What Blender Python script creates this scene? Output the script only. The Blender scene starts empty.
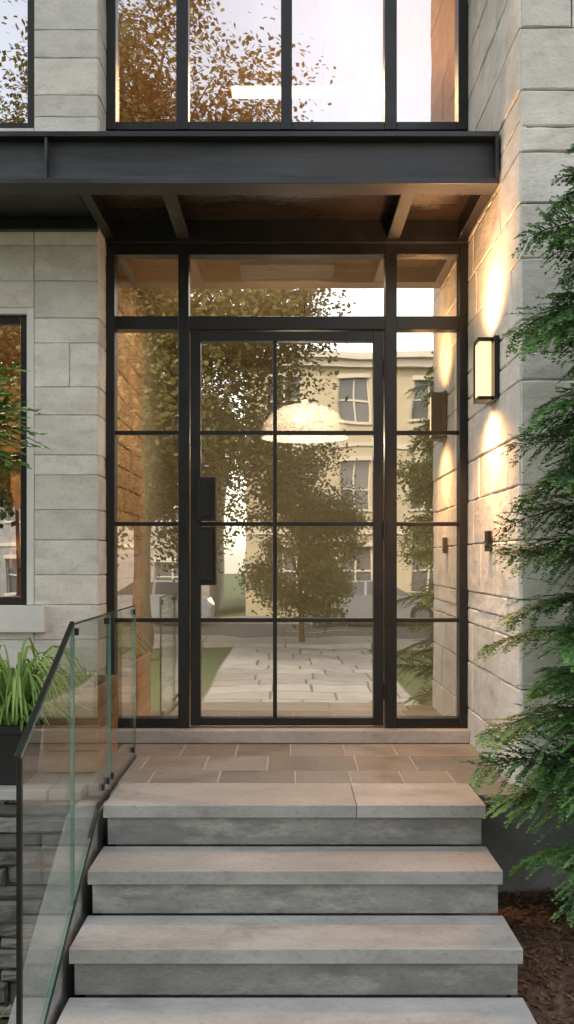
import bpy, math, random
from mathutils import Vector, Matrix, noise
random.seed(7)
CZ=2.124; L=1.068; RI=0.178
sc=bpy.context.scene
# ---------------------------------------------------------------- materials
def nd(nt,t,**k):
    n=nt.nodes.new(t)
    for a,b in k.items(): setattr(n,a,b)
    return n
def mk(name,c1,c2=None,scale=8,rough=0.6,bump=0.0,bscale=None,metal=0,rnd=0.0,stretch=(1,1,1),rough2=None,spec=0.5,c3=None,s3=1.5,offs=True,detail=8,coat=0,fine=0.0,hue=0.0):
    m=bpy.data.materials.new(name); m.use_nodes=True; nt=m.node_tree; b=nt.nodes['Principled BSDF']
    c2=c2 or c1
    tc=nd(nt,'ShaderNodeTexCoord'); mp=nd(nt,'ShaderNodeMapping'); mp.inputs['Scale'].default_value=stretch
    at=nd(nt,'ShaderNodeAttribute',attribute_name='rnd')
    if offs:
        ml=nd(nt,'ShaderNodeVectorMath',operation='SCALE'); ml.inputs[0].default_value=(13.1,7.7,5.3)
        nt.links.new(at.outputs['Fac'],ml.inputs['Scale'])
        ad=nd(nt,'ShaderNodeVectorMath',operation='ADD')
        nt.links.new(tc.outputs['Object'],ad.inputs[0]); nt.links.new(ml.outputs[0],ad.inputs[1]); nt.links.new(ad.outputs[0],mp.inputs[0])
    else: nt.links.new(tc.outputs['Object'],mp.inputs[0])
    n=nd(nt,'ShaderNodeTexNoise'); n.inputs['Scale'].default_value=scale; n.inputs['Detail'].default_value=detail; n.inputs['Roughness'].default_value=0.62
    nt.links.new(mp.outputs[0],n.inputs['Vector'])
    cr=nd(nt,'ShaderNodeValToRGB'); e=cr.color_ramp.elements
    e[0].position=0.33; e[0].color=(*c1,1); e[1].position=0.68; e[1].color=(*c2,1)
    nt.links.new(n.outputs['Fac'],cr.inputs[0]); col=cr.outputs[0]
    if c3:
        n3=nd(nt,'ShaderNodeTexNoise'); n3.inputs['Scale'].default_value=s3; n3.inputs['Detail'].default_value=9; n3.inputs['Roughness'].default_value=.7
        nt.links.new(mp.outputs[0],n3.inputs['Vector'])
        r3=nd(nt,'ShaderNodeMapRange'); r3.inputs[1].default_value=0.50; r3.inputs[2].default_value=0.72
        nt.links.new(n3.outputs['Fac'],r3.inputs[0])
        mx=nd(nt,'ShaderNodeMix',data_type='RGBA'); nt.links.new(r3.outputs[0],mx.inputs[0]); nt.links.new(col,mx.inputs[6]); mx.inputs[7].default_value=(*c3,1)
        col=mx.outputs[2]
    if fine:
        nf=nd(nt,'ShaderNodeTexNoise'); nf.inputs['Scale'].default_value=60; nf.inputs['Detail'].default_value=5
        nt.links.new(mp.outputs[0],nf.inputs['Vector']); rf=nd(nt,'ShaderNodeMapRange'); rf.inputs[1].default_value=.3; rf.inputs[2].default_value=.46; rf.inputs[3].default_value=1-fine; rf.inputs[4].default_value=1
        nt.links.new(nf.outputs['Fac'],rf.inputs[0]); hf=nd(nt,'ShaderNodeHueSaturation'); nt.links.new(rf.outputs[0],hf.inputs['Value']); nt.links.new(col,hf.inputs['Color']); col=hf.outputs[0]
    if rnd:
        hs=nd(nt,'ShaderNodeHueSaturation'); mr=nd(nt,'ShaderNodeMapRange'); mr.inputs[3].default_value=1-rnd; mr.inputs[4].default_value=1+rnd
        nt.links.new(at.outputs['Fac'],mr.inputs[0]); nt.links.new(mr.outputs[0],hs.inputs['Value']); nt.links.new(col,hs.inputs['Color']); col=hs.outputs[0]
        if hue:
            m2=nd(nt,'ShaderNodeMath',operation='MULTIPLY'); m2.inputs[1].default_value=7.3; fr=nd(nt,'ShaderNodeMath',operation='FRACT')
            nt.links.new(at.outputs['Fac'],m2.inputs[0]); nt.links.new(m2.outputs[0],fr.inputs[0]); mh=nd(nt,'ShaderNodeMapRange'); mh.inputs[3].default_value=1-hue; mh.inputs[4].default_value=1+hue
            nt.links.new(fr.outputs[0],mh.inputs[0]); nt.links.new(mh.outputs[0],hs.inputs['Saturation'])
    nt.links.new(col,b.inputs['Base Color'])
    b.inputs['Metallic'].default_value=metal; b.inputs['Specular IOR Level'].default_value=spec; b.inputs['Coat Weight'].default_value=coat
    if rough2 is not None:
        mr=nd(nt,'ShaderNodeMapRange'); mr.inputs[1].default_value=.3; mr.inputs[2].default_value=.7; mr.inputs[3].default_value=rough; mr.inputs[4].default_value=rough2
        nt.links.new(n.outputs['Fac'],mr.inputs[0]); nt.links.new(mr.outputs[0],b.inputs['Roughness'])
    else: b.inputs['Roughness'].default_value=rough
    if bump:
        nb=nd(nt,'ShaderNodeTexNoise'); nb.inputs['Scale'].default_value=bscale or scale*3; nb.inputs['Detail'].default_value=10; nb.inputs['Roughness'].default_value=.62
        nt.links.new(mp.outputs[0],nb.inputs['Vector'])
        bp=nd(nt,'ShaderNodeBump'); bp.inputs['Strength'].default_value=bump; bp.inputs['Distance'].default_value=0.01
        nt.links.new(nb.outputs['Fac'],bp.inputs['Height']); nt.links.new(bp.outputs[0],b.inputs['Normal'])
    return m
def emis(name,c,s):
    m=bpy.data.materials.new(name); m.use_nodes=True; nt=m.node_tree; b=nt.nodes['Principled BSDF']
    b.inputs['Base Color'].default_value=(*c,1); b.inputs['Emission Color'].default_value=(*c,1); b.inputs['Emission Strength'].default_value=s
    return m
def glassm(name,refl,tint=(1,1,1),rt=(1,1,1),wav=0.02,edge=1.0):
    m=bpy.data.materials.new(name); m.use_nodes=True; nt=m.node_tree; nt.nodes.remove(nt.nodes['Principled BSDF'])
    out=nt.nodes['Material Output']
    t=nd(nt,'ShaderNodeBsdfTransparent'); t.inputs[0].default_value=(*tint,1)
    g=nd(nt,'ShaderNodeBsdfGlossy'); g.inputs['Color'].default_value=(*rt,1); g.inputs['Roughness'].default_value=0.0
    lw=nd(nt,'ShaderNodeLayerWeight'); lw.inputs[0].default_value=0.35
    mr=nd(nt,'ShaderNodeMapRange'); mr.inputs[3].default_value=refl; mr.inputs[4].default_value=edge
    pw=nd(nt,'ShaderNodeMath',operation='POWER'); pw.inputs[1].default_value=2.2
    nt.links.new(lw.outputs['Facing'],pw.inputs[0]); nt.links.new(pw.outputs[0],mr.inputs[0])
    mx=nd(nt,'ShaderNodeMixShader'); nt.links.new(mr.outputs[0],mx.inputs[0]); nt.links.new(t.outputs[0],mx.inputs[1]); nt.links.new(g.outputs[0],mx.inputs[2])
    if wav:
        tc=nd(nt,'ShaderNodeTexCoord'); n=nd(nt,'ShaderNodeTexNoise'); n.inputs['Scale'].default_value=2.2; n.inputs['Detail'].default_value=1
        bp=nd(nt,'ShaderNodeBump'); bp.inputs['Strength'].default_value=wav; bp.inputs['Distance'].default_value=0.1
        nt.links.new(tc.outputs['Object'],n.inputs['Vector']); nt.links.new(n.outputs['Fac'],bp.inputs['Height']); nt.links.new(bp.outputs[0],g.inputs['Normal'])
    nt.links.new(mx.outputs[0],out.inputs[0]); return m
def leafm(name,ca,cb,tr=0.35,rough=0.5):
    m=bpy.data.materials.new(name); m.use_nodes=True; nt=m.node_tree; b=nt.nodes['Principled BSDF']; out=nt.nodes['Material Output']
    at=nd(nt,'ShaderNodeAttribute',attribute_name='rnd'); cr=nd(nt,'ShaderNodeValToRGB')
    cr.color_ramp.elements[0].color=(*ca,1); cr.color_ramp.elements[1].color=(*cb,1)
    nt.links.new(at.outputs['Fac'],cr.inputs[0]); nt.links.new(cr.outputs[0],b.inputs['Base Color']); b.inputs['Roughness'].default_value=rough
    if tr:
        tl=nd(nt,'ShaderNodeBsdfTranslucent'); nt.links.new(cr.outputs[0],tl.inputs[0])
        mx=nd(nt,'ShaderNodeMixShader'); mx.inputs[0].default_value=tr
        nt.links.new(b.outputs[0],mx.inputs[1]); nt.links.new(tl.outputs[0],mx.inputs[2]); nt.links.new(mx.outputs[0],out.inputs[0])
    return m

M_stone=mk('limestone',(.57,.545,.50),(.72,.69,.64),scale=4,rough=.85,bump=.62,bscale=12,rnd=.10,stretch=(1,1,2.0),c3=(.46,.43,.385),s3=3.4,fine=.2,hue=.25)
M_mort=mk('mortar',(.42,.41,.39),(.5,.49,.47),scale=20,rough=.95,bump=.3)
M_mortd=mk('mortar_dark',(.16,.15,.14),(.24,.23,.21),scale=20,rough=.95,bump=.3)
M_ledge=mk('ledge_stone',(.09,.085,.08),(.25,.235,.215),scale=7,rough=.9,bump=.9,bscale=25,rnd=.35)
M_black=mk('black_steel',(.006,.006,.007),(.012,.012,.013),scale=6,rough=.3,bump=.03,bscale=60,rough2=.42)
M_beam=mk('weathered_steel',(.030,.033,.037),(.078,.083,.09),scale=3.5,rough=.34,rough2=.55,bump=.08,bscale=40,metal=.55,stretch=(.35,1,2.5),c3=(.06,.05,.042),s3=5)
M_cpan=mk('canopy_soffit',(.012,.008,.006),(.035,.021,.013),scale=2.5,rough=.22,rough2=.45,bump=.05,stretch=(.6,2,1))
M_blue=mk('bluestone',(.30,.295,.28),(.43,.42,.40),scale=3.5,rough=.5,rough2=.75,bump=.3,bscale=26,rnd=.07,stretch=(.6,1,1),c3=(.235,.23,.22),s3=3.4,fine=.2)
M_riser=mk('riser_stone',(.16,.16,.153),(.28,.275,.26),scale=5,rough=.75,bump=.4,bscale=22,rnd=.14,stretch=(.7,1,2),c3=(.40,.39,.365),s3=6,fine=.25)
M_pav=mk('landing_paver',(.17,.155,.138),(.30,.28,.258),scale=4,rough=.32,rough2=.6,bump=.3,bscale=26,rnd=.22,c3=(.20,.20,.195),s3=4,fine=.2,hue=.6)
M_grout=mk('grout',(.36,.35,.32),(.44,.43,.40),scale=20,rough=.9)
M_plinth=mk('plinth_stone',(.15,.155,.158),(.23,.235,.235),scale=5,rough=.8,bump=.3,fine=.2)
M_white=mk('white_trim',(.6,.59,.56),(.68,.67,.64),scale=4,rough=.6,bump=.05)
M_glass=glassm('door_glass',.62,(.84,.84,.79),(.95,.95,.90),.012)
M_glassu=glassm('window_glass',.56,(.92,.9,.86),(.80,.855,.90),.012)
M_rail=glassm('rail_glass',.08,(.94,.97,.95),(1,1,1),0,.5)
M_redge=mk('glass_edge',(.10,.18,.15),(.15,.26,.21),scale=5,rough=.15,offs=False)
M_iw=mk('interior_plaster',(.44,.40,.31),(.50,.46,.36),scale=2,rough=.8)
M_iceil=mk('interior_ceiling',(.58,.46,.33),(.62,.5,.36),scale=2,rough=.7)
M_iwood=mk('interior_wood',(.46,.26,.12),(.62,.38,.19),scale=3,rough=.45,stretch=(6,1,.6))
M_ibr=mk('interior_brick',(.42,.25,.15),(.55,.36,.23),scale=4,rough=.8,bump=.3,rnd=.15)
M_ifl=mk('interior_floor',(.28,.25,.20),(.38,.34,.28),scale=2,rough=.3)
M_wood=mk('cedar',(.34,.17,.075),(.48,.26,.13),scale=4,rough=.6,bump=.3,stretch=(1,1,12),rnd=.2)
M_mulch=mk('mulch',(.05,.03,.02),(.19,.11,.065),scale=30,rough=1,bump=1,bscale=50,rnd=.5)
M_ground=mk('grass_ground',(.035,.06,.018),(.08,.11,.035),scale=14,rough=1,bump=.6)
M_road=mk('asphalt',(.05,.05,.052),(.08,.08,.08),scale=20,rough=.9,bump=.4)
M_walk=mk('sidewalk',(.25,.235,.21),(.36,.34,.31),scale=3,rough=.85,bump=.2,rnd=.22)
M_pj=mk('path_joint',(.12,.11,.095),(.17,.16,.14),scale=20,rough=1)
M_cream=mk('cream_render',(.46,.375,.25),(.54,.45,.315),scale=1.5,rough=.85,bump=.1)
M_trim=mk('pale_trim',(.58,.52,.42),(.64,.58,.48),scale=2,rough=.8)
M_dglass=mk('dark_window',(.08,.085,.09),(.13,.135,.14),scale=.5,rough=.08)
M_bark=mk('bark',(.05,.035,.025),(.13,.095,.07),scale=12,rough=.95,bump=1,stretch=(1,1,.3))
M_pot=mk('black_pot',(.012,.012,.013),(.02,.02,.022),scale=8,rough=.45,bump=.05)
M_soil=mk('soil',(.02,.013,.009),(.05,.035,.025),scale=30,rough=1,bump=1)
M_lamp=mk('white_shade',(.8,.8,.78),(.8,.8,.78),rough=.35)
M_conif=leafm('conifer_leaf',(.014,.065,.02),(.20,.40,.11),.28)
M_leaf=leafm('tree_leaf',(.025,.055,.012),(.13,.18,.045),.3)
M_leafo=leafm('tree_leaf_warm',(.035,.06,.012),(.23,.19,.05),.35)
M_strap=leafm('strap_leaf',(.05,.14,.02),(.36,.52,.15),.3,.4)
M_shrub=leafm('shrub_leaf',(.05,.16,.02),(.20,.40,.08),.35,.4)
# ---------------------------------------------------------------- builders
def empty(name,loc=(0,0,0)):
    e=bpy.data.objects.new(name,None); sc.collection.objects.link(e); e.location=loc; return e
class MB:
    def __init__(s): s.v=[];s.f=[];s.m=[];s.r=[]
    def add(s,vs,fs,mi=0,r=None):
        o=len(s.v); s.v+=[tuple(p) for p in vs]; r=random.random() if r is None else r
        for f in fs: s.f.append(tuple(i+o for i in f)); s.m.append(mi); s.r.append(r)
    def box(s,x0,x1,y0,y1,z0,z1,mi=0,r=None):
        s.add([(x0,y0,z0),(x1,y0,z0),(x1,y1,z0),(x0,y1,z0),(x0,y0,z1),(x1,y0,z1),(x1,y1,z1),(x0,y1,z1)],
              [(0,3,2,1),(4,5,6,7),(0,1,5,4),(1,2,6,5),(2,3,7,6),(3,0,4,7)],mi,r)
    def quad(s,a,b,c,d,mi=0,r=None): s.add([a,b,c,d],[(0,1,2,3)],mi,r)
    def tube(s,pts,rad,n=8,mi=0,r=None,cap=True):
        vs=[];fs=[]
        for i,p in enumerate(pts):
            p=Vector(p); q=Vector(pts[min(i+1,len(pts)-1)])-Vector(pts[max(i-1,0)]); q.normalize()
            a=q.cross(Vector((.31,.2,.93)));
            if a.length<.05: a=q.cross(Vector((1,0,0)))
            a.normalize(); b=q.cross(a)
            for k in range(n):
                t=2*math.pi*k/n; vs.append(p+(a*math.cos(t)+b*math.sin(t))*rad[i])
        for i in range(len(pts)-1):
            for k in range(n): fs.append((i*n+k,i*n+(k+1)%n,(i+1)*n+(k+1)%n,(i+1)*n+k))
        if cap: fs.append(tuple(range(n))[::-1]); fs.append(tuple((len(pts)-1)*n+k for k in range(n)))
        s.add(vs,fs,mi,r)
    def lathe(s,cx,cy,prof,n=32,mi=0):
        vs=[];fs=[]
        for (r,z) in prof:
            for k in range(n): t=2*math.pi*k/n; vs.append((cx+r*math.cos(t),cy+r*math.sin(t),z))
        for i in range(len(prof)-1):
            for k in range(n): fs.append((i*n+k,i*n+(k+1)%n,(i+1)*n+(k+1)%n,(i+1)*n+k))
        s.add(vs,fs,mi)
    def build(s,name,mats,parent=None,smooth=False,bevel=0,seg=2):
        me=bpy.data.meshes.new(name); me.from_pydata(s.v,[],s.f); me.update()
        for m in (mats if isinstance(mats,list) else [mats]): me.materials.append(m)
        me.polygons.foreach_set('material_index',s.m)
        a=me.attributes.new('rnd','FLOAT','FACE'); a.data.foreach_set('value',s.r)
        if smooth: me.polygons.foreach_set('use_smooth',[True]*len(s.f))
        o=bpy.data.objects.new(name,me); sc.collection.objects.link(o)
        if parent: o.parent=parent
        if bevel:
            b=o.modifiers.new('bev','BEVEL'); b.width=bevel; b.segments=seg; b.limit_method='ANGLE'; b.angle_limit=.6
        return o
def stones(mb,P,u0,u1,v0,v1,rows,wmin,wmax,g=.004,ch=.006,off=.007,jit=.002,seedk=0,mi=0,split=.0):
    rg=random.Random(seedk)
    for i in range(len(rows)-1):
        a=max(rows[i],v0); b=min(rows[i+1],v1)
        if b-a<.015: continue
        u=u0; first=True
        while u<u1-.001:
            w=rg.uniform(wmin,wmax)*(rg.uniform(.3,1) if first else 1); first=False
            e=u+w
            if u1-e<wmin*.45: e=u1
            sub=[(a,b)]
            if split and rg.random()<split and b-a>.18:
                m=a+(b-a)*rg.uniform(.4,.6); sub=[(a,m),(m,b)]
            for (aa,bb) in sub:
                d=rg.uniform(0,off); J=lambda:rg.uniform(-jit,jit)
                nu=max(2,int((e-u)/.07)); nv=3
                vs=[];fs=[]
                c0=[(u+g/2,aa+g/2),(e-g/2,aa+g/2),(e-g/2,bb-g/2),(u+g/2,bb-g/2)]
                for (x,y) in c0: vs.append(P(x,y,-.03))
                def grid(ins,dd,jj):
                    r=[]
                    for j in range(nv+1):
                        for k in range(nu+1):
                            x=u+g/2+ins+(e-u-g-2*ins)*k/nu; y=aa+g/2+ins+(bb-aa-g-2*ins)*j/nv
                            r.append(P(x+(J() if jj else 0)*.6,y+J()*jj,dd+J()*.6))
                    return r
                base=len(vs)
                loop=[(k,0) for k in range(nu)]+[(nu,j) for j in range(nv)]+[(k,nv) for k in range(nu,0,-1)]+[(0,j) for j in range(nv,0,-1)]
                for (k,j) in loop:
                    x=u+g/2+(e-u-g)*k/nu; y=aa+g/2+(bb-aa-g)*j/nv
                    vs.append(P(x+J()*.4,y+J()*.9,d-ch+J()*.5))
                nl=len(loop); G=len(vs); vs+=grid(ch,d,1)
                gi=lambda k,j:G+j*(nu+1)+k
                for q in range(nl):
                    k,j=loop[q]; k2,j2=loop[(q+1)%nl]
                    fs.append((base+q,base+(q+1)%nl,gi(k2,j2),gi(k,j)))
                for j in range(nv):
                    for k in range(nu): fs.append((gi(k,j),gi(k+1,j),gi(k+1,j+1),gi(k,j+1)))
                cs=[0,nu,nu+nv,2*nu+nv]
                for c in range(4):
                    st=cs[c]; en=cs[(c+1)%4] if c<3 else nl
                    fs.append(tuple([c,(c+1)%4]+[base+(q%nl) for q in range(en,st-1,-1)]))
                mb.add(vs,fs,mi,rg.random())
            u=e
def rows(z0,z1,hmin,hmax,seed):
    rg=random.Random(seed); r=[z0]
    while r[-1]<z1: r.append(r[-1]+rg.uniform(hmin,hmax))
    return r
YD=5.73; YL=5.46; YR=4.42; XW=1.058
TOP=CZ+4.7
# ---------------------------------------------------------------- house
house=empty('stone_house')
pr=[690,640,600,540,485,435,380,320,258,203,152,90,28,-30,-90,-150,-210,-270,-330,-390,-450,-480]
rR=[L-.02]+[CZ+(560-750)/220.6]+[CZ+(560-y)/220.6 for y in pr]
PR=lambda u,v,d:(u,YR-d,v)
mb=MB()
stones(mb,PR,XW,4.6,L-.01,TOP,rR,.6,1.1,seedk=3,split=.12,g=.006,ch=.006,jit=.003)
mb.build('right_wall_stones',M_stone,house)
mb=MB()
PRet2=lambda u,v,d:(XW-d,-u,v)
rr=sorted(rR+[ (rR[i]+rR[i+1])/2+random.uniform(-.02,.02) for i in (3,8,12)])
stones(mb,PRet2,-(YD+.02),-YR,L-.01,TOP,rr,.35,.75,seedk=5,g=.006,ch=.006,off=.006,jit=.003)
mb.build('right_return_stones',M_stone,house)
mb=MB(); mb.box(XW+.014,4.6,YR+.014,YD+.5,0,TOP); mb.build('right_wall_core',M_mortd,house)
rL=[CZ+(560-y)/178.6 for y in (800,770,742,706,672,640,605,575,540,510,475,455,415,387,343,318,281,245,222,185,150,117,95,58,30,-8,-45,-90,-120,-160,-195,-230,-250,-290,-320)]
PL=lambda u,v,d:(u,YL-d,v)
wl0,wl1=-2.95,-1.417; wz0,wz1=CZ-.252,CZ+1.41; uz0,uz1=CZ+2.419,CZ+4.1
mb=MB()
core=MB()
regs=[(wl1,-XW,L-.01,TOP),(-6,wl0,L-.3,TOP),(wl0,wl1,L-.01,wz0-.15),(wl0,wl1,wz1,uz0),(wl0,wl1,uz1,TOP)]
for i,(a,b,c,d) in enumerate(regs):
    stones(mb,PL,a,b,c,d,rL,.34 if i==0 else .5,.8 if i==0 else 1.0,seedk=20+i,g=.004,ch=.0035,off=.004,jit=.002)
    core.box(a,b-(.014 if i==0 else 0),YL+.007+.0005*i,YL+.3,max(0,c-(1 if c<2 else 0)),d)
mb.build('left_wall_stones',M_stone,house); core.build('left_wall_core',M_mort,house)
mb=MB(); PLr=lambda u,v,d:(-XW+d,u,v)
stones(mb,PLr,YL+.002,YD+.02,L-.01,TOP,rL,.3,.5,seedk=31,g=.005,ch=.004)
mb.build('left_return_stones',M_stone,house)
mb=MB(); PC=lambda u,v,d:(u,YD-.06-d,v)
stones(mb,PC,-XW,XW,CZ+4.3,TOP,rL,.4,.8,seedk=33); mb.box(-XW,XW,YD-.04,YD+.3,CZ+4.3,TOP,0)
mb.build('upper_lintel',M_stone,house)
mb=MB(); mb.box(-6.2,4.8,YR-.15,13.2,TOP,TOP+.25); mb.build('roof',M_beam,house,bevel=.01)
mb=MB(); mb.box(-6.0,-5.8,YL+.32,13,0,TOP-.003); mb.box(4.35,4.55,YD+.52,13,0,TOP-.003); mb.box(-5.8,4.35,12.8,13,0,TOP-.004); mb.build('outer_walls',M_mort,house)
def room(nm,x0,x1,y0,y1,z0,z1,mw,mf,mc,mb_):
    b=MB()
    b.quad((x0,y0,z0),(x1,y0,z0),(x1,y1,z0),(x0,y1,z0),1)
    b.quad((x0,y0,z1),(x0,y1,z1),(x1,y1,z1),(x1,y0,z1),2)
    b.quad((x0,y0,z0),(x0,y1,z0),(x0,y1,z1),(x0,y0,z1),0)
    b.quad((x1,y0,z0),(x1,y0,z1),(x1,y1,z1),(x1,y1,z0),0)
    b.quad((x0,y1,z0),(x1,y1,z0),(x1,y1,z1),(x0,y1,z1),3)
    b.build(nm,[mw,mf,mc,mb_],house)
room('entrance_hall',-1.075,1.75,YD+.1,9.6,L+.075,CZ+1.9,M_iw,M_ifl,M_iceil,M_iw)
room('living_room',-5.7,-1.5,YL+.31,9.6,L,CZ+1.9,M_iwood,M_ifl,M_iw,M_iwood)
room('upper_room',-5.7,1.9,YD+.31,9.4,CZ+2.3,CZ+4.25,M_iwood,M_ifl,M_iwood,M_iwood)
mb=MB(); PI=lambda u,v,d:(-1.055+d,u,v)
stones(mb,PI,YD+.1,7.1,L+.08,CZ+1.89,rows(L+.08,CZ+1.89,.13,.16,9),.3,.5,g=.006,ch=.004,seedk=77); mb.build('hall_brick_pier',M_ibr,house)
mb=MB(); mb.box(-1.07,XW+.01,YD+.09,YD+.34,CZ+1.9,CZ+2.45); mb.build('floor_slab_edge',M_black,house)
mb=MB()
for k in range(4): mb.box(-3.4,-2.1,9.25,9.58,L+.4+k*.55,L+.43+k*.55,0)
for x in (-3.4,-2.75,-2.13): mb.box(x,x+.03,9.26,9.58,L+.01,L+2.08,0)
for k in range(26):
    x=-3.3+random.random()*1.1; z=L+.431+.55*random.randrange(3); mb.box(x,x+random.uniform(.02,.06),9.3,9.5,z,z+random.uniform(.15,.3),random.choice((0,1,2)))
mb.box(-2.9,-1.9,6.9,7.7,L+.72,L+.76,0)
for x in (-2.85,-1.99):
    for y in (6.95,7.6): mb.box(x,x+.05,y,y+.05,L,L+.719,0)
mb.build('living_furniture',[M_black,M_white,M_wood],house,bevel=.003)
# door / curtain wall
X=lambda p:(p-288)/170.2
Z=lambda p:CZ+(560-p)/170.2
y0,y1=YD-.05,YD+.05
fr=MB()
for a,b in ((108,117),(180,190.5),(385.5,397),(459,468)): fr.box(X(a),X(b),y0,y1,Z(727),Z(247))
for a,b in ((117,180),(190.5,385.5),(397,459)):
    fr.box(X(a),X(b),y0+.004,y1-.004,Z(257),Z(247.3)); fr.box(X(a),X(b),y0+.003,y1-.004,Z(331),Z(318))
for a,b in ((117,180),(397,459)):
    fr.box(X(a),X(b),y0+.004,y1-.004,Z(726.5),Z(717))
    for z in (433,524,620): fr.box(X(a),X(b),YD-.02,YD+.02,Z(z+2),Z(z-2))
fr.build('entrance_frame',M_black,house,bevel=.003)
door=MB()
door.box(X(192),X(202),YD-.035,YD+.03,Z(725),Z(332.5)); door.box(X(374),X(384),YD-.035,YD+.03,Z(725),Z(332.5))
door.box(X(202),X(374),YD-.033,YD+.028,Z(342),Z(332.6)); door.box(X(202),X(374),YD-.033,YD+.028,Z(724.8),Z(717))
door.box(X(274),X(278),YD-.02,YD+.02,Z(717),Z(342))
for z in (433,524,620):
    door.box(X(202),X(274),YD-.018,YD+.018,Z(z+2),Z(z-2)); door.box(X(278),X(374),YD-.018,YD+.018,Z(z+2),Z(z-2))
door.box(X(200),X(217.5),YD-.075,YD-.0355,Z(521),Z(478)); door.box(X(204),X(213),YD-.09,YD-.0755,Z(517),Z(484))
door.box(X(200),X(217.5),YD-.06,YD-.0355,Z(585),Z(527)); door.box(X(203.5),X(214),YD-.10,YD-.0605,Z(580),Z(532))
for z in (370,530,690): door.tube([(X(385),YD-.052,Z(z+9)),(X(385),YD-.052,Z(z-9))],[.008,.008],10)
door.build('entrance_door',M_black,house,bevel=.003)
gl=MB()
for i,(a,b,c,d) in enumerate(((117,180,717,331),(117,180,318,257),(190.5,385.5,318,257),(397,459,318,257),(397,459,717,331),(202,374,717,342))):
    gl.quad((X(a),YD,Z(c)),(X(b),YD,Z(c)),(X(b),YD,Z(d)),(X(a),YD,Z(d)))
gl.build('entrance_glazing',M_glass,house)
mb=MB(); mb.box(-XW+.005,XW-.005,YD-.12,YD+.1,L+.001,Z(727)); mb.build('door_sill',M_blue,house,bevel=.004)
fr=MB(); zt=CZ+4.3
for a,b in ((108,118),(178,190),(282,293),(385,397),(458,468)): fr.box(X(a),X(b),y0,y1,Z(133),zt)
for a,b in ((118,178),(190,282),(293,385),(397,458)):
    fr.box(X(a),X(b),y0+.004,y1-.004,Z(133),Z(125)); fr.box(X(a),X(b),y0+.004,y1-.004,zt-.06,zt)
fr.box(-XW,XW,YD-.03,YD+.06,CZ+1.85,Z(133)-.001)
fr.box(-XW-.1,-XW+.02,YD+.055,YD+.31,CZ+2.3,zt); fr.box(XW-.02,XW+.1,YD+.055,YD+.31,CZ+2.3,zt)
fr.build('upper_window_frame',M_black,house,bevel=.003)
gl=MB()
for k,(a,b) in enumerate(((118,178),(190,282),(293,385),(397,458))):
    t=random.uniform(-.004,.004); gl.quad((X(a),YD+t,Z(125)),(X(b),YD-t,Z(125)),(X(b),YD-t,zt-.06),(X(a),YD+t,zt-.06))
gl.build('upper_window_glazing',M_glassu,house)
def lwin(nm,x0,x1,z0,z1,trim):
    f=MB(); t=.04 if trim else 0
    if trim:
        f.box(x0,x0+t,YL-.004,YL+.12,z0,z1,1); f.box(x1-t,x1,YL-.004,YL+.12,z0,z1,1); f.box(x0+t,x1-t,YL-.003,YL+.12,z1-t*.8,z1,1)
        f.box(x0-.07,x1+.07,YL-.05,YL+.15,z0-.15,z0-.002,1)
    a,b,c,d=x0+t,x1-t,z0,z1-t*.8; w=.045
    ya,yb=(YL+.03,YL+.09)
    f.box(a,a+w,ya,yb,c,d); f.box(b-w,b,ya,yb,c,d); f.box(a+w,b-w,ya+.003,yb-.003,c,c+w); f.box(a+w,b-w,ya+.003,yb-.003,d-w,d)
    m=(a+b)/2; f.box(m-.02,m+.02,ya+.004,yb-.004,c+w,d-w)
    f.build(nm,[M_black,M_white],house,bevel=.003)
    g=MB(); g.quad((a+w,YL+.06,c+w),(b-w,YL+.06,c+w),(b-w,YL+.06,d-w),(a+w,YL+.06,d-w)); g.build(nm+'_glazing',M_glassu,house)
lwin('left_window',wl0,wl1,wz0,wz1,True); lwin('upper_left_window',wl0,wl1,uz0,uz1,False)
# canopy
can=MB(); BY=4.86; zb=CZ+1.853
xL,xR=-6.05,XW-.012
can.box(xL,xR,BY-.06,BY+.09,zb-.0,zb+.028)
can.box(xL,xR,BY+.004,BY+.02,zb+.028,zb+.235)
can.box(xL,xR,BY-.055,BY+.09,zb+.235,zb+.262)
can.box(xL,xR,BY-.02,BY+.004,zb+.03,zb+.055)
for xs in (-1.19,-3.2,-5.2): can.box(xs-.006,xs+.006,BY-.05,BY+.0035,zb+.0285,zb+.2345)
can.box(XW-.03,XW-.0125,BY-.058,BY+.0035,zb+.0285,zb+.2345)
can.build('canopy_beam',M_beam,house,bevel=.003)
can=MB()
for xs in (-.6,.615): can.box(xs-.035,xs+.035,BY+.091,YD-.101,zb+.004,zb+.03); can.box(xs-.008,xs+.008,BY+.091,YD-.101,zb+.031,zb+.11)
can.build('canopy_joists',M_beam,house,bevel=.002)
can=MB()
can.box(-XW+.01,XW-.01,YD-.1,YD-.052,zb-.02,zb+.15)
can.box(-XW+.006,-XW+.06,BY+.091,YD-.101,zb+.002,zb+.12); can.box(XW-.07,XW-.014,BY+.091,YD-.101,zb+.002,zb+.12)
can.box(xL,-XW-.02,BY+.091,YL-.012,zb+.04,zb+.07)
can.box(xL,-XW+.004,YL-.06,YL-.012,zb-.02,zb+.039)
can.build('canopy_edge_angles',M_black,house,bevel=.003)
can=MB(); can.box(-XW+.02,XW-.02,BY+.06,YD-.07,zb+.112,zb+.14); can.box(xL,xR,BY+.03,YL-.02,zb+.2,zb+.225)
can.box(-.56,.575,BY+.1,BY+.13,zb+.07,zb+.111)
can.build('canopy_soffit',M_cpan,house)
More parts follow.
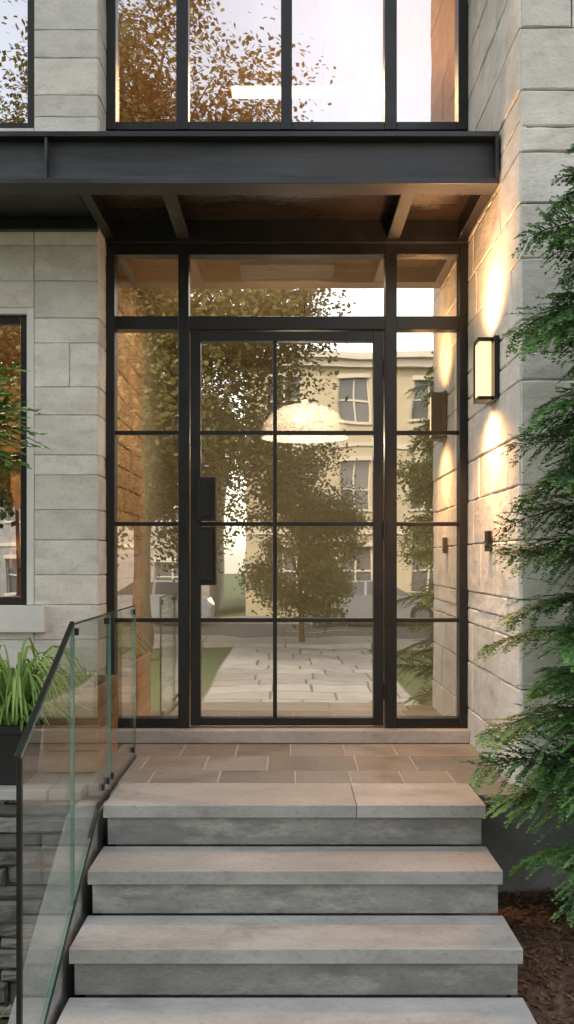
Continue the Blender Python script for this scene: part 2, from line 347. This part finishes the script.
# ---------------------------------------------------------------- lights fixtures
def light(nm,kind,loc,e,col,rot=(0,0,0),**k):
    l=bpy.data.lights.new(nm,kind); l.energy=e; l.color=col
    for a,b in k.items(): setattr(l,a,b)
    o=bpy.data.objects.new(nm,l); sc.collection.objects.link(o); o.location=loc; o.rotation_euler=rot; return o
WARM=(1,.50,.21)
E_sc=emis('sconce_glow',(1,.68,.33),1.5)
sco=empty('wall_sconce'); b=MB(); s0,s1=CZ+.80,CZ+1.115
b.box(XW-.03,XW-.007,4.83,5.05,s0,s1); b.box(.955,XW-.031,4.985,5.0,s0,s1); b.box(.955,XW-.031,4.87,4.984,s1-.02,s1-.001); b.box(.955,XW-.031,4.87,4.984,s0+.001,s0+.02)
b.build('housing',M_black,sco,bevel=.002)
b=MB(); b.box(.962,XW-.035,4.878,4.98,s0+.021,s1-.021); b.build('diffuser',E_sc,sco,bevel=.004)
for nm,z,rx in (('up_light',s1+.015,math.pi),('down_light',s0-.015,0)):
    o=light(nm,'SPOT',(.905,4.98,z),95,WARM,(rx,0,0),spot_size=math.radians(155),spot_blend=1,shadow_soft_size=.07); o.parent=sco
ic=MB(); ic.box(XW-.03,XW-.008,5.0,5.075,CZ+.045,CZ+.15,0); ic.tube([(XW-.031,5.037,CZ+.075),(XW-.036,5.037,CZ+.075)],[.012,.011],16,1); ic.box(XW-.0315,XW-.0301,5.015,5.06,CZ+.1,CZ+.135,1)
ic.build('intercom_panel',[M_black,M_beam],bevel=.002)
pl=empty('pendant_lamp'); b=MB(); px,py,pz=.13,7.2,CZ+.90
prof=[(.325,pz),(.32,pz+.05),(.30,pz+.11),(.25,pz+.175),(.17,pz+.225),(.07,pz+.25),(.03,pz+.255),(.03,pz+.28),(.001,pz+.285)]
b.lathe(px,py,prof,40); b.lathe(px,py,[(.318,pz+.001),(.31,pz+.05),(.29,pz+.105),(.24,pz+.17),(.16,pz+.217),(.001,pz+.24)],40); b.tube([(px,py,pz+.28),(px,py,CZ+1.9)],[.003,.003],6,1)
b.lathe(px,py,[(.001,pz+.04),(.05,pz+.06),(.07,pz+.11),(.05,pz+.16),(.001,pz+.18)],20,2)
b.build('shade',[M_lamp,M_black,emis('bulb',(1,.85,.65),4)],pl,smooth=True)
light('hall_bulb','POINT',(px,py,pz-.05),16,(1,.80,.56),shadow_soft_size=.1).parent=pl
cl=empty('added_hall_fill'); b=MB(); b.box(-.45,.43,7.95,8.03,CZ+3.80,CZ+3.86); b.build('tube',emis('tube_glow',(1,.8,.5),5),cl)
b=MB(); b.box(-.47,.45,7.93,8.05,CZ+3.862,CZ+3.88); b.box(-.3,-.29,7.98,7.99,CZ+3.881,CZ+4.249); b.box(.29,.3,7.98,7.99,CZ+3.881,CZ+4.249); b.build('housing',M_white,cl)
light('up_room_area','AREA',(0,7.99,CZ+3.78),105,(1,.66,.36),size=.9).parent=cl
light('up_room_uplight','AREA',(1.2,7.99,CZ+3.4),18,(1,.60,.30),(math.pi,0,0),size=1.2).parent=cl
c2=empty('added_hall_fill'); b=MB(); b.box(-2.6,-2.3,7,7.3,CZ+1.86,CZ+1.899); b.build('panel',emis('panel_glow',(1,.8,.5),5),c2)
light('living_area','AREA',(-2.45,7.15,CZ+1.84),150,(1,.68,.38),size=.8).parent=c2
c3=empty('added_hall_fill'); b=MB(); b.box(-.3,.3,6.15,6.45,CZ+1.86,CZ+1.899); b.build('panel',M_lamp,c3)  # added fixture, unlit; its area light is fill to brighten the pendant shade
light('hall_fill','AREA',(0,6.35,CZ+1.84),70,(1,.74,.49),(math.radians(12),0,0),size=.6).parent=c3
# ---------------------------------------------------------------- stairs & landing
st=empty('entrance_stairs'); xa,xb=-.792,.858
tr=MB(); ri=MB()
for i in range(6):
    yf=4.2-.33*i; zt_=L-RI*i; back=4.62 if i==0 else yf+.335
    sp=.30
    tr.box(xa,sp-.001,yf,back,zt_-.056,zt_) if i==0 else tr.box(xa,xb,yf,back,zt_-.056,zt_)
    if i==0: tr.box(sp+.001,xb,yf,back,zt_-.056,zt_-.0003)
    ri.box(xa+.016,xb-.016,yf+.018,yf+.36+(.3 if i==0 else 0),max(0.0,zt_-RI+.002),zt_-.057)
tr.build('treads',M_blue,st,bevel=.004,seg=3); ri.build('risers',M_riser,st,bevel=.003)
b=MB(); b.box(xa+.04,xb-.04,4.6,YD-.02,0,L-.06)
for i in range(6): b.box(xa+.04,xb-.04,4.29-.33*i,4.62-.33*i-.002,0,L-RI*i-.1)
b.build('core',M_riser,st)
ld=MB(); rg=random.Random(4)
for (ya,yb_,js) in ((4.624,4.90,[-.93,-.66,-.33,.04,.31,.56,.8,XW-.004]),(4.90,5.26,[-.93,-.74,-.42,-.10,.36,.66,XW-.004]),(5.26,YD-.125,[-.93,-.58,-.28,.02,.32,.60,XW-.004])):
    for k in range(len(js)-1): ld.box(js[k]+.004,js[k+1]-.004,ya+.004,yb_-.004,L-.04,L-.0006*rg.random())
ld.box(xb+.005,XW+.5,YR-.03,4.62,L-.05,L-.001)
ld.build('landing_pavers',M_pav,st,bevel=.003)
b=MB(); b.box(-.94,XW-.003,4.6205,YD-.1,L-.06,L-.0035); b.build('landing_bed',M_grout,st)
b=MB(); b.box(xb-.03,3.6,YR-.022,YR+.2,0,L-.052); b.box(XW+.505,3.6,YR-.03,YR+.012,L-.05,L-.004)
b.build('plinth',M_plinth,house,bevel=.006)
# left terrace
te=empty('terrace_wall'); b=MB(); PT=lambda u,v,d:(u,4.52-d,v)
stones(b,PT,-4.5,-.97,0,L-.05,rows(0,L,.05,.11,8),.16,.42,g=.01,ch=.012,off=.03,jit=.006,seedk=40)
b.build('ledge_stones',M_ledge,te)
b=MB(); b.box(-4.5,-.97,4.545,YL-.03,0,L-.052); b.build('core',M_mortd,te)
b=MB(); x=-4.5
while x<-.96:
    e=min(x+.85,-.945); b.box(x+.003,e-.003,4.48,YL-.008,L-.05,L-.002); x=e
b.build('cap',M_blue,te,bevel=.006)
# ---------------------------------------------------------------- glass railing
rl=empty('glass_railing'); XG=-.812
def prism(mb,prof,x0,x1,mi=0):
    n=len(prof); vs=[(x0,y,z) for y,z in prof]+[(x1,y,z) for y,z in prof]
    fs=[tuple(range(n))[::-1],tuple(range(n,2*n))]+[(i,(i+1)%n,n+(i+1)%n,n+i) for i in range(n)]
    mb.add(vs,fs,mi)
zr=CZ-.245; ze=CZ-.60; YA,YB,YC=5.20,3.68,2.95; SB=.50
bot=lambda y: L+.012 if y>4.2 else L+.012-(4.2-y)*SB
def panel(mb,pr_):
    n=len(pr_)
    mb.add([(XG-.006,y,z) for y,z in pr_],[tuple(range(n))],0); mb.add([(XG+.006,y,z) for y,z in pr_],[tuple(range(n))[::-1]],0)
    vs=[(XG-.006,y,z) for y,z in pr_]+[(XG+.006,y,z) for y,z in pr_]
    mb.add(vs,[(i,(i+1)%n,n+(i+1)%n,n+i) for i in range(n)],1)
g=MB()
panel(g,[(4.46,L+.012),(YA,L+.012),(YA,zr),(4.46,zr)])
panel(g,[(YB+.02,bot(YB+.02)),(4.2,L+.012),(4.44,L+.012),(4.44,zr),(YB+.02,zr-.002)])
panel(g,[(YC+.022,bot(YC)),(YB,bot(YB)),(YB,zr-.01),(YC+.022,ze)])
g.build('panels',[M_rail,M_redge],rl)
r_=MB()
prism(r_,[(YB+.007,zr),(YA,zr),(YA,zr+.005),(YB+.007,zr+.005)],XG-.007,XG+.007)
prism(r_,[(YC-.02,ze),(YB+.005,zr),(YB+.005,zr+.014),(YC-.02,ze+.014)],XG-.009,XG+.009)
prism(r_,[(YC,-.0),(YC+.02,0),(YC+.02,ze),(YC,ze)],XG-.008,XG+.008)
prism(r_,[(YC+.021,bot(YC)-.024),(4.2,L-.010),(YA,L+.001),(YA,L+.016),(4.2,L+.014),(YC+.021,bot(YC))],XG-.009,XG+.009)
for (y,z) in ((3.74,zr-.03),(4.40,zr-.03),(4.5,zr-.03),(5.15,zr-.03),(4.28,L+.06),(4.40,L+.06),(4.5,L+.06),(5.12,L+.06)): prism(r_,[(y-.014,z-.014),(y+.014,z-.014),(y+.014,z+.014),(y-.014,z+.014)],XG-.012,XG+.012)
r_.build('rails',M_black,rl,bevel=.002)
b=MB(); prism(b,[(1.9,0),(4.515,0),(4.515,L-.056),(4.25,L-.056),(2.3,L-.056-1.95*RI/.33),(1.9,.0)],-.962,-.826)
b.build('cheek_wall',M_riser,st,bevel=.006)
# ---------------------------------------------------------------- planters & plants
def strap(mb,base,az,Ln,w,rise,seed):
    rg=random.Random(seed); n=8; pts=[]
    d=Vector((math.cos(az),math.sin(az),0)); s=Vector((-d.y,d.x,0)); tw=rg.uniform(-.3,.3)
    for i in range(n+1):
        t=i/n; p=Vector(base)+d*Ln*(t*.55+.35*t*t)+Vector((0,0,rise*Ln*(2.1*t-1.9*t*t)))
        ww=w*(.6+.9*t)*(1-t)**.6 if t<1 else 0
        ss=(s+Vector((0,0,tw*t))).normalized(); pts.append((p-ss*ww,p+Vector((0,0,-ww*.6)),p+ss*ww))
    r=rg.random()
    for i in range(n):
        a=pts[i];b_=pts[i+1]; mb.add([a[0],a[1],b_[1],b_[0]],[(0,1,2,3)],0,r); mb.add([a[1],a[2],b_[2],b_[1]],[(0,1,2,3)],0,min(1,r+.1))
pp=empty('potted_grass_plant'); b=MB()
cx,cy=-1.36,4.70; z0,z1=L,L+.27
def taper(mb,cx,cy,a,b_,z0,z1,mi=0):
    mb.add([(cx-a,cy-a,z0),(cx+a,cy-a,z0),(cx+a,cy+a,z0),(cx-a,cy+a,z0),(cx-b_,cy-b_,z1),(cx+b_,cy-b_,z1),(cx+b_,cy+b_,z1),(cx-b_,cy+b_,z1)],[(0,3,2,1),(0,1,5,4),(1,2,6,5),(2,3,7,6),(3,0,4,7),(4,5,6,7)],mi)
taper(b,cx,cy,.125,.15,z0,z1)
for (x0,x1,ya,yb_) in ((cx-.158,cx+.158,cy-.158,cy-.135),(cx-.158,cx+.158,cy+.135,cy+.158),(cx-.158,cx-.135,cy-.135,cy+.135),(cx+.135,cx+.158,cy-.135,cy+.135)): b.box(x0,x1,ya,yb_,z1-.03,z1+.012)
b.build('pot',M_pot,pp,bevel=.005)
b=MB(); b.box(cx-.134,cx+.134,cy-.134,cy+.134,z1-.02,z1+.003); b.build('soil',M_soil,pp)
b=MB()
for i in range(330):
    az=random.uniform(0,6.28); rr_=random.uniform(0,.10); strap(b,(cx+.06+rr_*math.cos(az),cy-.02+rr_*math.sin(az),z1),az+random.uniform(-.5,.5),random.uniform(.18,.44),random.uniform(.007,.014),random.uniform(.3,1.7),i)
b.build('leaves',M_strap,pp,smooth=True)
wp=empty('wooden_planter'); b=MB(); x0,x1,ya,yb_=-1.20,-.93,4.80,5.36
for k in range(4):
    za=L+.012+k*.105; b.box(x0,x1,ya,ya+.02,za,za+.099); b.box(x1-.02,x1,ya+.021,yb_,za,za+.099); b.box(x0,x0+.02,ya+.021,yb_,za,za+.099); b.box(x0+.021,x1-.021,yb_-.02,yb_,za,za+.099)
b.build('slats',M_wood,wp,bevel=.003); b=MB(); b.box(x0+.022,x1-.022,ya+.022,yb_-.022,L+.005,L+.39); b.build('soil',M_soil,wp)
b=MB()
for i in range(50):
    az=random.uniform(0,6.28); strap(b,(random.uniform(x0+.06,x1-.1),random.uniform(ya+.06,yb_-.06),L+.39),az,random.uniform(.06,.12),random.uniform(.005,.009),random.uniform(.6,1.2),900+i)
b.build('leaves',M_strap,wp,smooth=True)
def leafquad(mb,p,d,up,ln,w,r):
    s=d.cross(up)
    if s.length<1e-3: s=Vector((1,0,0))
    s.normalize(); n=s.cross(d).normalized()
    mb.add([p,p+d*ln*.45+s*w-n*w*.3,p+d*ln,p+d*ln*.45-s*w-n*w*.3,p+d*ln*.45],[(0,1,4),(1,2,4),(2,3,4),(3,0,4)],0,r)
def leaf1(mb,p,d,up,ln,w,r):
    s=d.cross(up).normalized(); mb.add([p,p+d*ln*.45+s*w,p+d*ln,p+d*ln*.45-s*w],[(0,1,2,3)],0,r)
ls=empty('potted_shrub'); sx,sy=-1.72,4.85; b=MB(); b.lathe(sx,sy,[(.001,L),(.14,L),(.19,L+.36),(.2,L+.38),(.18,L+.38),(.17,L+.34),(.001,L+.34)],28); b.build('pot',M_pot,ls,smooth=True)
b=MB(); lf=MB(); b.tube([(sx,sy,L+.33),(sx+.02,sy,L+1.0),(sx,sy,CZ+.45)],[.018,.014,.010],8)
for i in range(120):
    az=random.uniform(0,6.28) if i>55 else random.uniform(-.9,.4); el=random.uniform(-.1,1.1) if i>55 else random.uniform(-.1,.65); ln=random.uniform(.22,.38) if i>55 else random.uniform(.32,.50); d=Vector((math.cos(az)*math.cos(el),math.sin(az)*math.cos(el),math.sin(el)))
    p0=Vector((sx,sy,CZ+random.uniform(.60,.82))); pts=[p0+d*ln*t+Vector((0,0,-.12*t*t)) for t in (0,.33,.66,1)]; b.tube(pts,[.006,.004,.003,.0015],5)
    for k in range(13):
        t=.25+.75*k/12; p=p0+d*ln*t+Vector((0,0,-.12*t*t)); s=d.cross(Vector((0,0,1))).normalized()*(1 if k%2 else -1)
        dd=(d*.7+s*.8+Vector((random.uniform(-.2,.2),random.uniform(-.2,.2),random.uniform(-.5,.1)))).normalized(); leafquad(lf,p,dd,Vector((0,random.uniform(-.8,0),1)),random.uniform(.05,.085),random.uniform(.013,.02),random.random())
b.build('stems',M_bark,ls,smooth=True); lf.build('leaves',M_shrub,ls)
# conifer
co=empty('conifer_tree'); tx,ty=1.38,3.95; b=MB(); lf=MB(); zb0=.4
b.tube([(tx,ty,zb0-.2),(tx+.02,ty,1.4),(tx-.01,ty,2.6),(tx,ty,CZ+1.95)],[.05,.04,.028,.006],10)
rg=random.Random(12)
nb=185
for i in range(nb):
    f=i/nb; z=CZ-1.18+3.0*f+rg.uniform(-.06,.06); az=i*2.399+rg.uniform(-.5,.5)
    R=(.60-.21*f)*rg.uniform(.62,1.1)*(1 if f<.85 else (1.15-f)*3.3)
    d=Vector((math.cos(az),math.sin(az),0))
    if d.y>0: R=min(R,.42/max(d.y,.3))
    if d.y<-.4: R*=.85
    s=Vector((-d.y,d.x,0)); up0=rg.uniform(-.1,.4); dr=rg.uniform(.1,.55)
    roll=rg.uniform(-.6,.6)
    cur=lambda t:Vector((tx,ty,z))+d*R*t+Vector((0,0,R*(up0*t-dr*t*t)))+s*(.06*R*math.sin(t*3+i))
    b.tube([cur(t) for t in (0,.25,.5,.75,1)],[.007,.0055,.004,.0025,.001],5)
    ns=int(8+R*24); br=rg.uniform(-.2,.22)
    for k in range(ns):
        t=.15+.85*(k+rg.uniform(-.3,.3))/ns; t=min(.99,max(.1,t)); p0=cur(t); tan=(cur(min(1,t+.02))-cur(t-.02)).normalized()
        for sg in (-1,1):
            ln=R*(.46*(1-t)**.7+.10)*rg.uniform(.55,1.2); dd=(tan*rg.uniform(.6,1.1)+s*sg*.7+Vector((0,0,sg*roll+rg.uniform(-.3,.2)))).normalized()
            m=max(4,int(ln/.0085)); sd=dd.cross(Vector((0,0,1))).normalized(); dro=rg.uniform(.0,.45); sh=rg.uniform(-.14,.14)
            up_=sd.cross(dd).normalized()
            for q in range(m):
                u=(q+rg.uniform(.2,.8))/m; pp_=p0+dd*ln*u+Vector((0,0,-dro*ln*u*u))
                l2=.027*(1-.5*u)*rg.uniform(.6,1.35)
                for s2 in (-1,1):
                    e=(dd*rg.uniform(.6,1.1)+sd*s2*.7+Vector((0,0,rg.uniform(-.4,.3)))).normalized(); w=e.cross(up_+Vector((rg.uniform(-.5,.5),rg.uniform(-.7,.2),0))).normalized()*.0054
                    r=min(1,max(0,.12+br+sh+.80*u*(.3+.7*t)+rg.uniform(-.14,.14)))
                    lf.add([pp_-w*.5,pp_+e*l2*.45-w,pp_+e*l2,pp_+e*l2*.45+w],[(0,1,2,3)],0,r)
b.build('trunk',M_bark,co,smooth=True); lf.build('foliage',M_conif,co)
# mulch bed
b=MB(); nx,ny=50,60; vs=[];fs=[]
def mz(x,y):
    return (.62 if y>4.2 else .62-.19*(4.2-y))+noise.noise(Vector((x*3,y*3,0)))*.03+noise.noise(Vector((x*17,y*17,3)))*.012
for j in range(ny+1):
    for i in range(nx+1):
        x=.83+2.6*i/nx; y=1.6+2.81*j/ny; vs.append((x,y,mz(x,y)))
for j in range(ny):
    for i in range(nx): a=j*(nx+1)+i; fs.append((a,a+1,a+nx+2,a+nx+1))
b.add(vs,fs,0,.5)
rg=random.Random(5)
for i in range(7000):
    x=rg.uniform(.87,2.0); y=rg.uniform(2.4,4.38); z=mz(x,y)+rg.uniform(0,.012); l=rg.uniform(.006,.022); w=l*rg.uniform(.2,.45); a=rg.uniform(0,3.14); t=rg.uniform(-.5,.5)
    d=Vector((math.cos(a),math.sin(a),t)).normalized()*l; s=Vector((-math.sin(a),math.cos(a),rg.uniform(-.4,.4))).normalized()*w; p=Vector((x,y,z)); h=Vector((0,0,.003))
    b.add([p-d-s+h,p+d-s*.6+h,p+d*.9+s+h,p-d*.8+s*.8+h],[(0,1,2,3)],0,rg.random())
b.build('mulch_bed',M_mulch)
b=MB(); b.box(.825,3.5,1.55,1.6,0,.2); b.box(3.45,3.5,1.6,4.38,0,.5); b.build('bed_edging',M_plinth)
b=MB()
for i in range(500):
    x=rg.uniform(-1.7,-1.0); y=rg.uniform(2.6,4.4); strap(b,(x,y,.0),rg.uniform(0,6.28),rg.uniform(.08,.22),rg.uniform(.003,.006),rg.uniform(.9,1.9),3000+i)
b.build('grass',M_strap)
# ---------------------------------------------------------------- street side
b=MB(); b.quad((-150,-150,0),(150,-150,0),(150,150,0),(-150,150,0)); b.build('ground',M_ground)
b=MB(); rg=random.Random(2); y=2.5
b.box(-1.3,1.9,-11.6,1.88,0.002,.035,1)
while y>-11.4:
    h=rg.uniform(.5,.9); x=-1.28
    while x<1.86:
        e=min(x+rg.uniform(.5,1.1),1.88)
        if y-h<1.85: b.box(x+.022,e-.022,y-h+.03,min(y-.03,1.87),.036,.045,0)
        x=e
    y-=h
b.build('stone_path',[M_walk,M_pj])
b=MB()
for ya in (-13.6,-23.6):
    x=-60
    while x<60: b.box(x+.01,x+1.99,ya+.16,ya+1.95,0,.12); x+=2
    b.box(-60,60,ya if ya>-20 else ya+1.96,(ya+.15) if ya>-20 else ya+2.11,0,.14)
b.build('sidewalk',M_walk)
b=MB(); b.quad((-60,-21.5,.004),(60,-21.5,.004),(60,-13.61,.004),(-60,-13.61,.004))
x=-60
while x<60: b.quad((x,-17.6,.008),(x+2,-17.6,.008),(x+2,-17.5,.008),(x,-17.5,.008),1); x+=5
b.build('road',[M_road,M_trim])
def townhouse(nm,x0,x1,yf,ht,nw,mw):
    h=empty(nm); b=MB(); g=MB(); bw=(x1-x0)/nw; st_=3; fh=ht/st_; dp=.25
    b.box(x0,x1,yf-8,yf-dp-.02,0,ht,0)
    for s in range(st_):
        z0=s*fh; zs=z0+.9; ze_=z0+fh-.65
        b.box(x0,x1,yf-dp,yf,z0,zs,0); b.box(x0,x1,yf-dp,yf,ze_,z0+fh-.002,0)
        for k in range(nw+1):
            c=x0+k*bw; a=max(x0,c-bw*.28); e=min(x1,c+bw*.28); b.box(a,e,yf-dp,yf-.001,zs+.001,ze_-.001,0)
        for k in range(nw):
            a=x0+k*bw+bw*.28; e=x0+(k+1)*bw-bw*.28
            b.box(a-.06,e+.06,yf+.001,yf+.07,zs-.1,zs,1); b.box(a-.06,e+.06,yf+.001,yf+.05,ze_,ze_+.16,1)
            g.box(a,e,yf-.2,yf-.17,zs,ze_,0); m=(a+e)/2
            b.box(m-.03,m+.03,yf-.168,yf-.12,zs,ze_,1); b.box(a,e,yf-.168,yf-.13,(zs+ze_)/2-.03,(zs+ze_)/2+.03,1)
            b.box(a,a+.06,yf-.168,yf-.11,zs,ze_,1); b.box(e-.06,e,yf-.168,yf-.11,zs,ze_,1)
        b.box(x0-.03,x1+.03,yf+.001,yf+.06,z0+fh-.12,z0+fh+.02,1)
    b.box(x0-.3,x1+.3,yf-8.2,yf+.45,ht+.03,ht+.25,1); b.box(x0-.15,x1+.15,yf-8.1,yf+.25,ht-.25,ht+.028,1)
    b.build('walls',[mw,M_trim],h); g.build('windows',M_dglass,h)
townhouse('cream_townhouse',-1.5,12,-25,9.6,5,M_cream)
townhouse('grey_townhouse',-20,-3,-26,8.2,6,M_walk)
townhouse('grey_townhouse',15,32,-26,10,6,M_walk)
def tree(nm,x,y,ht,cz,rx,rz,ncl,nl,size,mat,seed,tr_=.2,rs=1.0):
    rg=random.Random(seed); e=empty(nm); b=MB(); lf=MB()
    top=Vector((x+rg.uniform(-.3,.3),y,cz+rz*.5))
    b.tube([(x,y,-.05),(x+.05,y,cz*.3),(x-.05,y+.05,cz*.7),top],[tr_,tr_*.75,tr_*.55,tr_*.1],10)
    for c in range(ncl):
        while True:
            v=Vector((rg.uniform(-1,1),rg.uniform(-1,1),rg.uniform(-1,1)))
            if .25<v.length<1: break
        v*=rg.uniform(.8,1.18)
        cen=Vector((x+v.x*rx,y+v.y*rx,cz+v.z*rz)); rr=rg.uniform(.20,.38)*min(rx,rz)*rs
        s=Vector((x,y,max(cz*.35,min(cz,cen.z-rx*.6)))); mid=(s+cen)/2+Vector((0,0,.15*rx))
        b.tube([s,mid,cen],[tr_*.35,tr_*.2,.01],5)
        br=rg.uniform(0,.5)
        for k in range(nl):
            while True:
                w=Vector((rg.gauss(0,.5),rg.gauss(0,.5),rg.gauss(0,.4)))
                if w.length<1.3: break
            p=cen+w*rr*1.2; d=Vector((rg.uniform(-1,1),rg.uniform(-1,1),rg.uniform(-1,.4))).normalized()
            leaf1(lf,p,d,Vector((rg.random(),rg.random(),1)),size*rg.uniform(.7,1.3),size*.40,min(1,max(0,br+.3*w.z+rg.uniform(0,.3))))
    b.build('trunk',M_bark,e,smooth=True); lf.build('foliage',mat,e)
tree('deciduous_tree',-3.1,-9.2,12,8.1,3.6,5.8,170,740,.12,M_leafo,1,.24,.85)
tree('deciduous_tree',.35,-12.4,4.4,2.7,1.45,2.0,60,430,.085,M_leaf,2,.08)
tree('deciduous_tree',3.9,-10.5,5,3.4,1.2,1.9,45,400,.09,M_leaf,3,.1)
tree('deciduous_tree',-9,-13,11,6.5,3.6,4.6,75,360,.22,M_leaf,4,.25)
tree('deciduous_tree',9.5,-12.8,12,7.5,3.4,4.8,75,360,.22,M_leaf,5,.25)
def car(nm,x,y,col,flip=1):
    e=empty(nm,(x,y,0)); m=mk(nm+'_paint',col,rough=.25,coat=.8)
    b=MB(); W=.88
    prof=[(-2.2,.32),(-2.22,.62),(-2.1,.82),(-1.2,.93),(-.85,.95),(1.45,.98),(2.05,.92),(2.18,.7),(2.16,.34),(1.85,.24),(-1.9,.24)]
    n=len(prof); V=[];F=[]
    secs=[(-W,.96),(-W*.9,1.0),(W*.9,1.0),(W,.96)]
    for (yy,k) in secs:
        for (px_,pz_) in prof: V.append((px_*flip*k,yy,.24+(pz_-.24)*(k if k==1 else .97)))
    for s in range(3):
        for i in range(n): F.append((s*n+i,s*n+(i+1)%n,(s+1)*n+(i+1)%n,(s+1)*n+i))
    F.append(tuple(range(n))); F.append(tuple(range(3*n,4*n))[::-1]); b.add(V,F,0)
    def fru(z0,z1,a0,a1,b0,b1,w0,w1,mi):
        b.add([(a0*flip,-w0,z0),(a1*flip,-w0,z0),(a1*flip,w0,z0),(a0*flip,w0,z0),(b0*flip,-w1,z1),(b1*flip,-w1,z1),(b1*flip,w1,z1),(b0*flip,w1,z1)],[(0,3,2,1),(4,5,6,7),(0,1,5,4),(1,2,6,5),(2,3,7,6),(3,0,4,7)],mi)
    fru(.94,1.40,-1.05,1.75,-.35,1.2,W*.93,W*.72,1); fru(1.401,1.45,-.38,1.25,-.25,1.1,W*.73,W*.66,0)
    for sd in (-1,1): b.add([(.38*flip,sd*W*.935,.95),(.46*flip,sd*W*.935,.95),(.46*flip,sd*W*.725,1.4),(.38*flip,sd*W*.725,1.4)],[(0,1,2,3)],0)
    for wx in (-1.35,1.38):
        for sd in (-1,1):
            b.tube([(wx*flip,sd*.68,.32),(wx*flip,sd*.895,.32)],[.33,.33],24,2); b.tube([(wx*flip,sd*.896,.32),(wx*flip,sd*.905,.32)],[.2,.18],16,4)
    for sd in (-.6,.6): b.box(-2.235 if flip>0 else 2.0,-2.0 if flip>0 else 2.235,sd-.18,sd+.18,.6,.74,3)
    b.build('body',[m,M_dglass,M_pot,M_trim,M_plinth],e,bevel=.02)
car('parked_car',-4.6,-20.3,(.40,.45,.5)); car('parked_car',2.9,-20.3,(.35,.36,.37),-1); car('parked_car',9.5,-20.3,(.05,.07,.12))
# ---------------------------------------------------------------- world, sun, camera
w=bpy.data.worlds.new('World'); sc.world=w; w.use_nodes=True; nt=w.node_tree; bg=nt.nodes['Background']
sk=nt.nodes.new('ShaderNodeTexSky'); sk.sky_type='NISHITA'; sk.sun_disc=False
EL=math.radians(44); AZ=math.radians(322)      # high behind the house, left: entrance in open shade, street sunlit
sk.sun_elevation=EL; sk.sun_rotation=AZ; sk.air_density=1; sk.dust_density=1.5; sk.ozone_density=1
hs=nt.nodes.new('ShaderNodeHueSaturation'); hs.inputs['Saturation'].default_value=.5; nt.links.new(sk.outputs[0],hs.inputs['Color'])
tc=nt.nodes.new('ShaderNodeTexCoord'); nz=nt.nodes.new('ShaderNodeTexNoise'); nz.inputs['Scale'].default_value=3.2; nz.inputs['Detail'].default_value=7
nt.links.new(tc.outputs['Generated'],nz.inputs['Vector']); mr=nt.nodes.new('ShaderNodeMapRange'); mr.inputs[1].default_value=.4; mr.inputs[2].default_value=.65; mr.inputs[3].default_value=3.5; mr.inputs[4].default_value=5.3
nt.links.new(nz.outputs['Fac'],mr.inputs[0]); nt.links.new(mr.outputs[0],hs.inputs['Value'])
tm=nt.nodes.new('ShaderNodeMix'); tm.data_type='RGBA'; tm.blend_type='MULTIPLY'; tm.inputs[0].default_value=1; tm.inputs[7].default_value=(1.10,1.0,.87,1)
nt.links.new(hs.outputs[0],tm.inputs[6]); nt.links.new(tm.outputs[2],bg.inputs[0]); bg.inputs[1].default_value=.15
d=Vector((math.sin(AZ)*math.cos(EL),math.cos(AZ)*math.cos(EL),math.sin(EL)))
s=light('sun','SUN',(0,0,20),2.2,(1,.88,.72),angle=math.radians(4)); s.rotation_euler=d.to_track_quat('Z','Y').to_euler()
cam=bpy.data.cameras.new('camera'); co_=bpy.data.objects.new('camera',cam); sc.collection.objects.link(co_); co_.location=(0,0,CZ); co_.rotation_euler=(math.pi/2,0,0)
cam.sensor_fit='VERTICAL'; cam.sensor_height=36; cam.lens=36*975/1024; cam.shift_y=48/1024; cam.clip_end=500; cam.clip_start=.05
sc.camera=co_
sc.view_settings.view_transform='Standard'; sc.view_settings.look='None'; sc.view_settings.exposure=0
